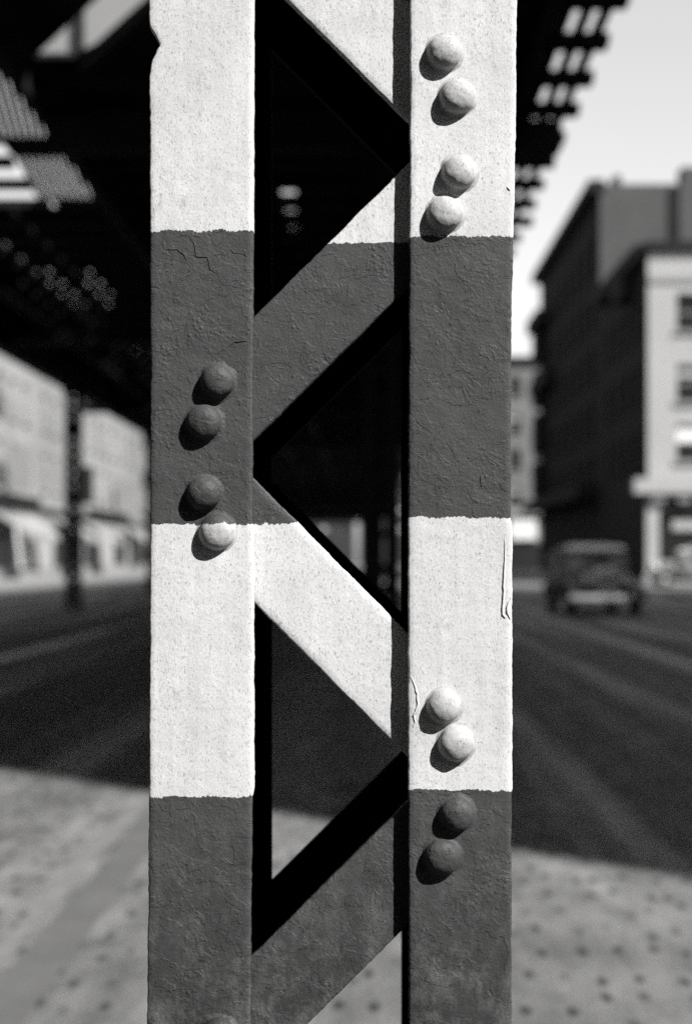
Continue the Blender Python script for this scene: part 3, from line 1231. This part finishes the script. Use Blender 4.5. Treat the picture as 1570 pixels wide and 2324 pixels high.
# --- added unseen platform behind the camera, blocks sky and ground-bounced light
es = empty('light_blocking_platform', (2.45, -3.9, 0))
tag(es, 'added unseen light-blocking platform over the street behind the camera', 'light blocker')
m = MB()
m.box(0, 11.2, -62, 0, 6.3, 6.55)
m.build('platform', M['timber'], es)
m = MB()
m.box(0, 11.2, 0.002, 0.06, 5.8, 7.0)
m.build('parapet', M['el_steel'], es)
for k in range(4):
    m = MB()
    m.box(10.4, 10.75, -4.3 - 15 * k, -4.0 - 15 * k, 0, 6.298)
    m.build('post', M['el_steel'], es)

# --- the street behind the camera
for i, (x0, x1, y0, y1, hh, lab) in enumerate(((-31, -19, 4, 57.9, 17, 'long brick building on the left pavement, out of view beside the camera'),
                                               (-31, -19, -60, 3.9, 18, 'brick building on the left pavement behind the camera'),
                                               (-31, 16, -92, -78, 24, 'brick building closing the street behind the camera'),
                                               (16, 40, -62, -30, 20, 'brick building across the side street behind the camera'))):
    b = empty('street_building', (x0, y0, 0))
    tag(b, lab, 'building', 'buildings behind the camera')
    m = MB()
    m.box(0, x1 - x0, 0, y1 - y0, 0, hh)
    m.build('wall', W_tall, b)
    m = MB()
    m.box(-0.3, x1 - x0 + 0.3, -0.3, y1 - y0 + 0.3, hh, hh + 0.5)
    m.build('cornice', W_darktrim, b)

# --- buildings closing the street
for i, (x0, x1, hh, lab) in enumerate(((-46, -20, 15, 'low pale building closing the far end of the street on the left'),
                                       (-19, -2, 13, 'brick building closing the far street behind the viaduct'),
                                       (-1, 12, 16, 'brick building at the far street end right of the viaduct'))):
    b = empty('end_building', (x0, 262, 0))
    tag(b, lab, 'building', 'buildings at the far street end')
    we = grid(x1 - x0, hh, max(3, int((x1 - x0) / 3.2)), 5.2, 3.5, 1.3, 2.0, 3)
    facade(b, 'wall', x1 - x0, hh, we, W_end, tw_f)
    windows(b, we, tw_f, W_trim, 0.4, sill=False)
    m = MB()
    m.box(0.0, x1 - x0, 0.35, 12, 0, hh - 0.1)
    m.build('core', W_shop, b)

# ------------------------------------------------------------------ cars


def sedan(loc, rz, label):
    """boxy sedan, front towards local -Y"""
    e = empty('sedan_car', loc, rz)
    tag(e, label, 'car', 'cars in the street')
    cp = M['carpaint']

    def sect(y, pts):
        return [Vector((x, y, z)) for x, z in pts] + [Vector((-x, y, z)) for x, z in reversed(pts)]
    # cabin
    m = MB()
    m.loft([sect(1.42, [(0.60, 0.5), (0.66, 0.8), (0.66, 1.12), (0.64, 1.16), (0.3, 1.18)]),
            sect(1.55, [(0.68, 0.45), (0.74, 0.8), (0.73, 1.15), (0.66, 1.42), (0.3, 1.47)]),
            sect(1.72, [(0.70, 0.42), (0.78, 0.8), (0.77, 1.15), (0.69, 1.62), (0.35, 1.70)]),
            sect(2.3, [(0.72, 0.42), (0.82, 0.8), (0.80, 1.15), (0.70, 1.66), (0.38, 1.76)]),
            sect(3.2, [(0.70, 0.42), (0.82, 0.8), (0.79, 1.15), (0.69, 1.62), (0.36, 1.72)]),
            sect(3.75, [(0.62, 0.45), (0.74, 0.8), (0.70, 1.15), (0.58, 1.45), (0.3, 1.52)]),
            sect(4.0, [(0.50, 0.5), (0.62, 0.8), (0.56, 1.05), (0.42, 1.2), (0.2, 1.24)])])
    m.build('body', M['bodypaint'], e, True, 0.02)
    # hood
    m = MB()
    m.loft([sect(0.42, [(0.24, 0.5), (0.29, 0.75), (0.28, 1.0), (0.18, 1.1), (0.06, 1.13)]),
            sect(0.9, [(0.32, 0.5), (0.39, 0.75), (0.38, 1.03), (0.24, 1.13), (0.08, 1.16)]),
            sect(1.45, [(0.48, 0.5), (0.58, 0.75), (0.56, 1.06), (0.34, 1.16), (0.1, 1.18)])])
    m.build('hood', M['bodypaint'], e, True, 0.01)
    # grille shell
    m = MB()
    m.loft([sect(0.30, [(0.13, 0.46), (0.21, 0.7), (0.23, 0.98), (0.16, 1.1), (0.05, 1.14)]),
            sect(0.43, [(0.17, 0.44), (0.27, 0.7), (0.28, 1.02), (0.19, 1.13), (0.06, 1.17)])])
    gr = m.build('grille', M['chrome'], e, False, 0.01)
    for k in range(7):
        m = MB()
        m.box(-0.165 + 0.055 * k - 0.014, -0.165 + 0.055 * k + 0.014, 0.285, 0.31, 0.56, 1.02)
        m.build('grille_slat', cp, gr)
    # windscreen panes, visor
    for s in (-1, 1):
        m = MB()
        m.loft([[Vector((s * 0.03, 1.40, 1.19)), Vector((s * 0.56, 1.44, 1.19)), Vector((s * 0.53, 1.60, 1.52)), Vector((s * 0.03, 1.57, 1.53))],
                [Vector((s * 0.03, 1.43, 1.19)), Vector((s * 0.56, 1.47, 1.19)), Vector((s * 0.53, 1.63, 1.52)), Vector((s * 0.03, 1.60, 1.53))]])
        m.build('windscreen', M['glass'], e)
        m = MB()
        m.box(s * 0.79 - 0.02, s * 0.79 + 0.02, 1.95, 2.6, 1.18, 1.52)
        m.build('side_window', M['glass'], e)
        m = MB()
        m.box(s * 0.785 - 0.02, s * 0.785 + 0.02, 2.75, 3.35, 1.18, 1.5)
        m.build('side_window', M['glass'], e)
    m = MB()
    m.loft([sect(1.47, [(0.64, 1.555), (0.62, 1.60), (0.3, 1.63)]), sect(1.75, [(0.69, 1.60), (0.68, 1.70), (0.33, 1.74)])])
    m.build('sun_visor', M['headglass'], e, True, 0.01)  # pale colour stands in for sky reflected along the roof front
    # fenders: swept crowns over the wheels
    for s in (-1, 1):
        for cy, back in ((0.72, 0), (3.35, 1)):
            rings = []
            for k in range(11):
                a = math.pi * (0.02 + 0.93 * k / 10)
                yy = cy - math.cos(a) * 0.50 + (0.2 * (k / 10) ** 2 if not back else 0)
                zz = 0.36 + math.sin(a) * 0.44
                o = Vector((0, -math.cos(a), math.sin(a)))
                x0, x1 = s * 0.50, s * 0.86
                rings.append([Vector((x0, yy, zz)), Vector(((x0 + x1) / 2, yy, zz)) + o * 0.05, Vector((x1 - s * 0.05, yy, zz)) + o * 0.03,
                              Vector((x1, yy, zz)) - o * 0.06, Vector((x1 - s * 0.03, yy, zz)) - o * 0.06, Vector((x0, yy, zz)) - o * 0.03])
            m = MB()
            m.loft(rings)
            m.build('fender', cp, e, True)
        m = MB()
        m.box(s * 0.84 - 0.12, s * 0.84 + 0.04, 1.25, 2.85, 0.36, 0.40)
        m.build('running_board', M['rubber'], e)
        for cy in (0.72, 3.35):
            m = MB()
            rings = []
            for k in range(24):
                a = 2 * math.pi * k / 24
                c, d = math.cos(a), math.sin(a)
                rings.append([Vector((s * 0.70 + dx, cy + rr * c, 0.345 + rr * d)) for dx, rr in
                              ((-0.07, 0.25), (-0.08, 0.31), (-0.04, 0.345), (0.04, 0.345), (0.08, 0.31), (0.07, 0.25))])
            m.loft(rings + [rings[0]], False)
            w = m.build('wheel', M['rubber'], e, True)
            m = MB()
            m.cyl((s * 0.70, cy, 0.345), 0.25, 0.09, 'x', 24)
            m.build('rim', M['carpaint'], w)
            m = MB()
            m.cyl((s * 0.765, cy, 0.345), 0.10, 0.05, 'x', 16)
            m.build('hub_cap', M['chrome'], w)
        # headlamp bowl
        m = MB()
        rings = []
        for dy, rr in ((0.0, 0.115), (0.05, 0.125), (0.12, 0.105), (0.2, 0.06), (0.25, 0.02)):
            rings.append([Vector((s * 0.43 + rr * math.cos(2 * math.pi * j / 16), 0.32 + dy, 0.86 + rr * math.sin(2 * math.pi * j / 16))) for j in range(16)])
        m.loft(rings)
        hl = m.build('headlight', M['chrome'], e, True)
        m = MB()
        m.cyl((s * 0.43, 0.315, 0.86), 0.105, 0.02, 'y', 16)
        m.build('lens', M['headglass'], hl)
        m = MB()
        m.cyl((s * 0.43, 0.45, 0.68), 0.02, 0.3, 'z', 8)
        m.build('bracket', cp, hl)
    # bumper with dipped ends
    m = MB()
    pts = [Vector((x, 0.02 + 0.16 * abs(x / 0.82) ** 3, 0.44)) for x in [-0.82 + 0.164 * k for k in range(11)]]
    rings = [[p + Vector((0, dy, dz)) for dy, dz in ((0, -0.09), (-0.07, -0.06), (-0.07, -0.03), (0.03, 0.08), (0.03, -0.05))] for p in pts]
    m.loft(rings)
    m.build('bumper', M['plating'], e)
    for s in (-1, 1):
        m = MB()
        m.bar((s * 0.35, 0.05, 0.44), (s * 0.35, 0.7, 0.46), 0.05, 0.05)
        m.build('bumper_iron', cp, e)
    m = MB()
    m.box(-0.15, 0.15, -0.02, -0.005, 0.50, 0.62)
    m.build('number_plate', M['headglass'], e)
    m = MB()
    m.box(-0.42, 0.42, 0.3, 4.0, 0.36, 0.5)
    m.build('chassis', M['rubber'], e)
    return e


car = sedan((5.5, 32.0, 0), R(2), 'dark sedan with bright bumper coming up the shaded street at right')
car.scale = (1.06, 1.0, 0.94)
sedan((12.9, 65.5, 0), R(-90), 'dark sedan crossing in front of the pale corner building at the right edge')
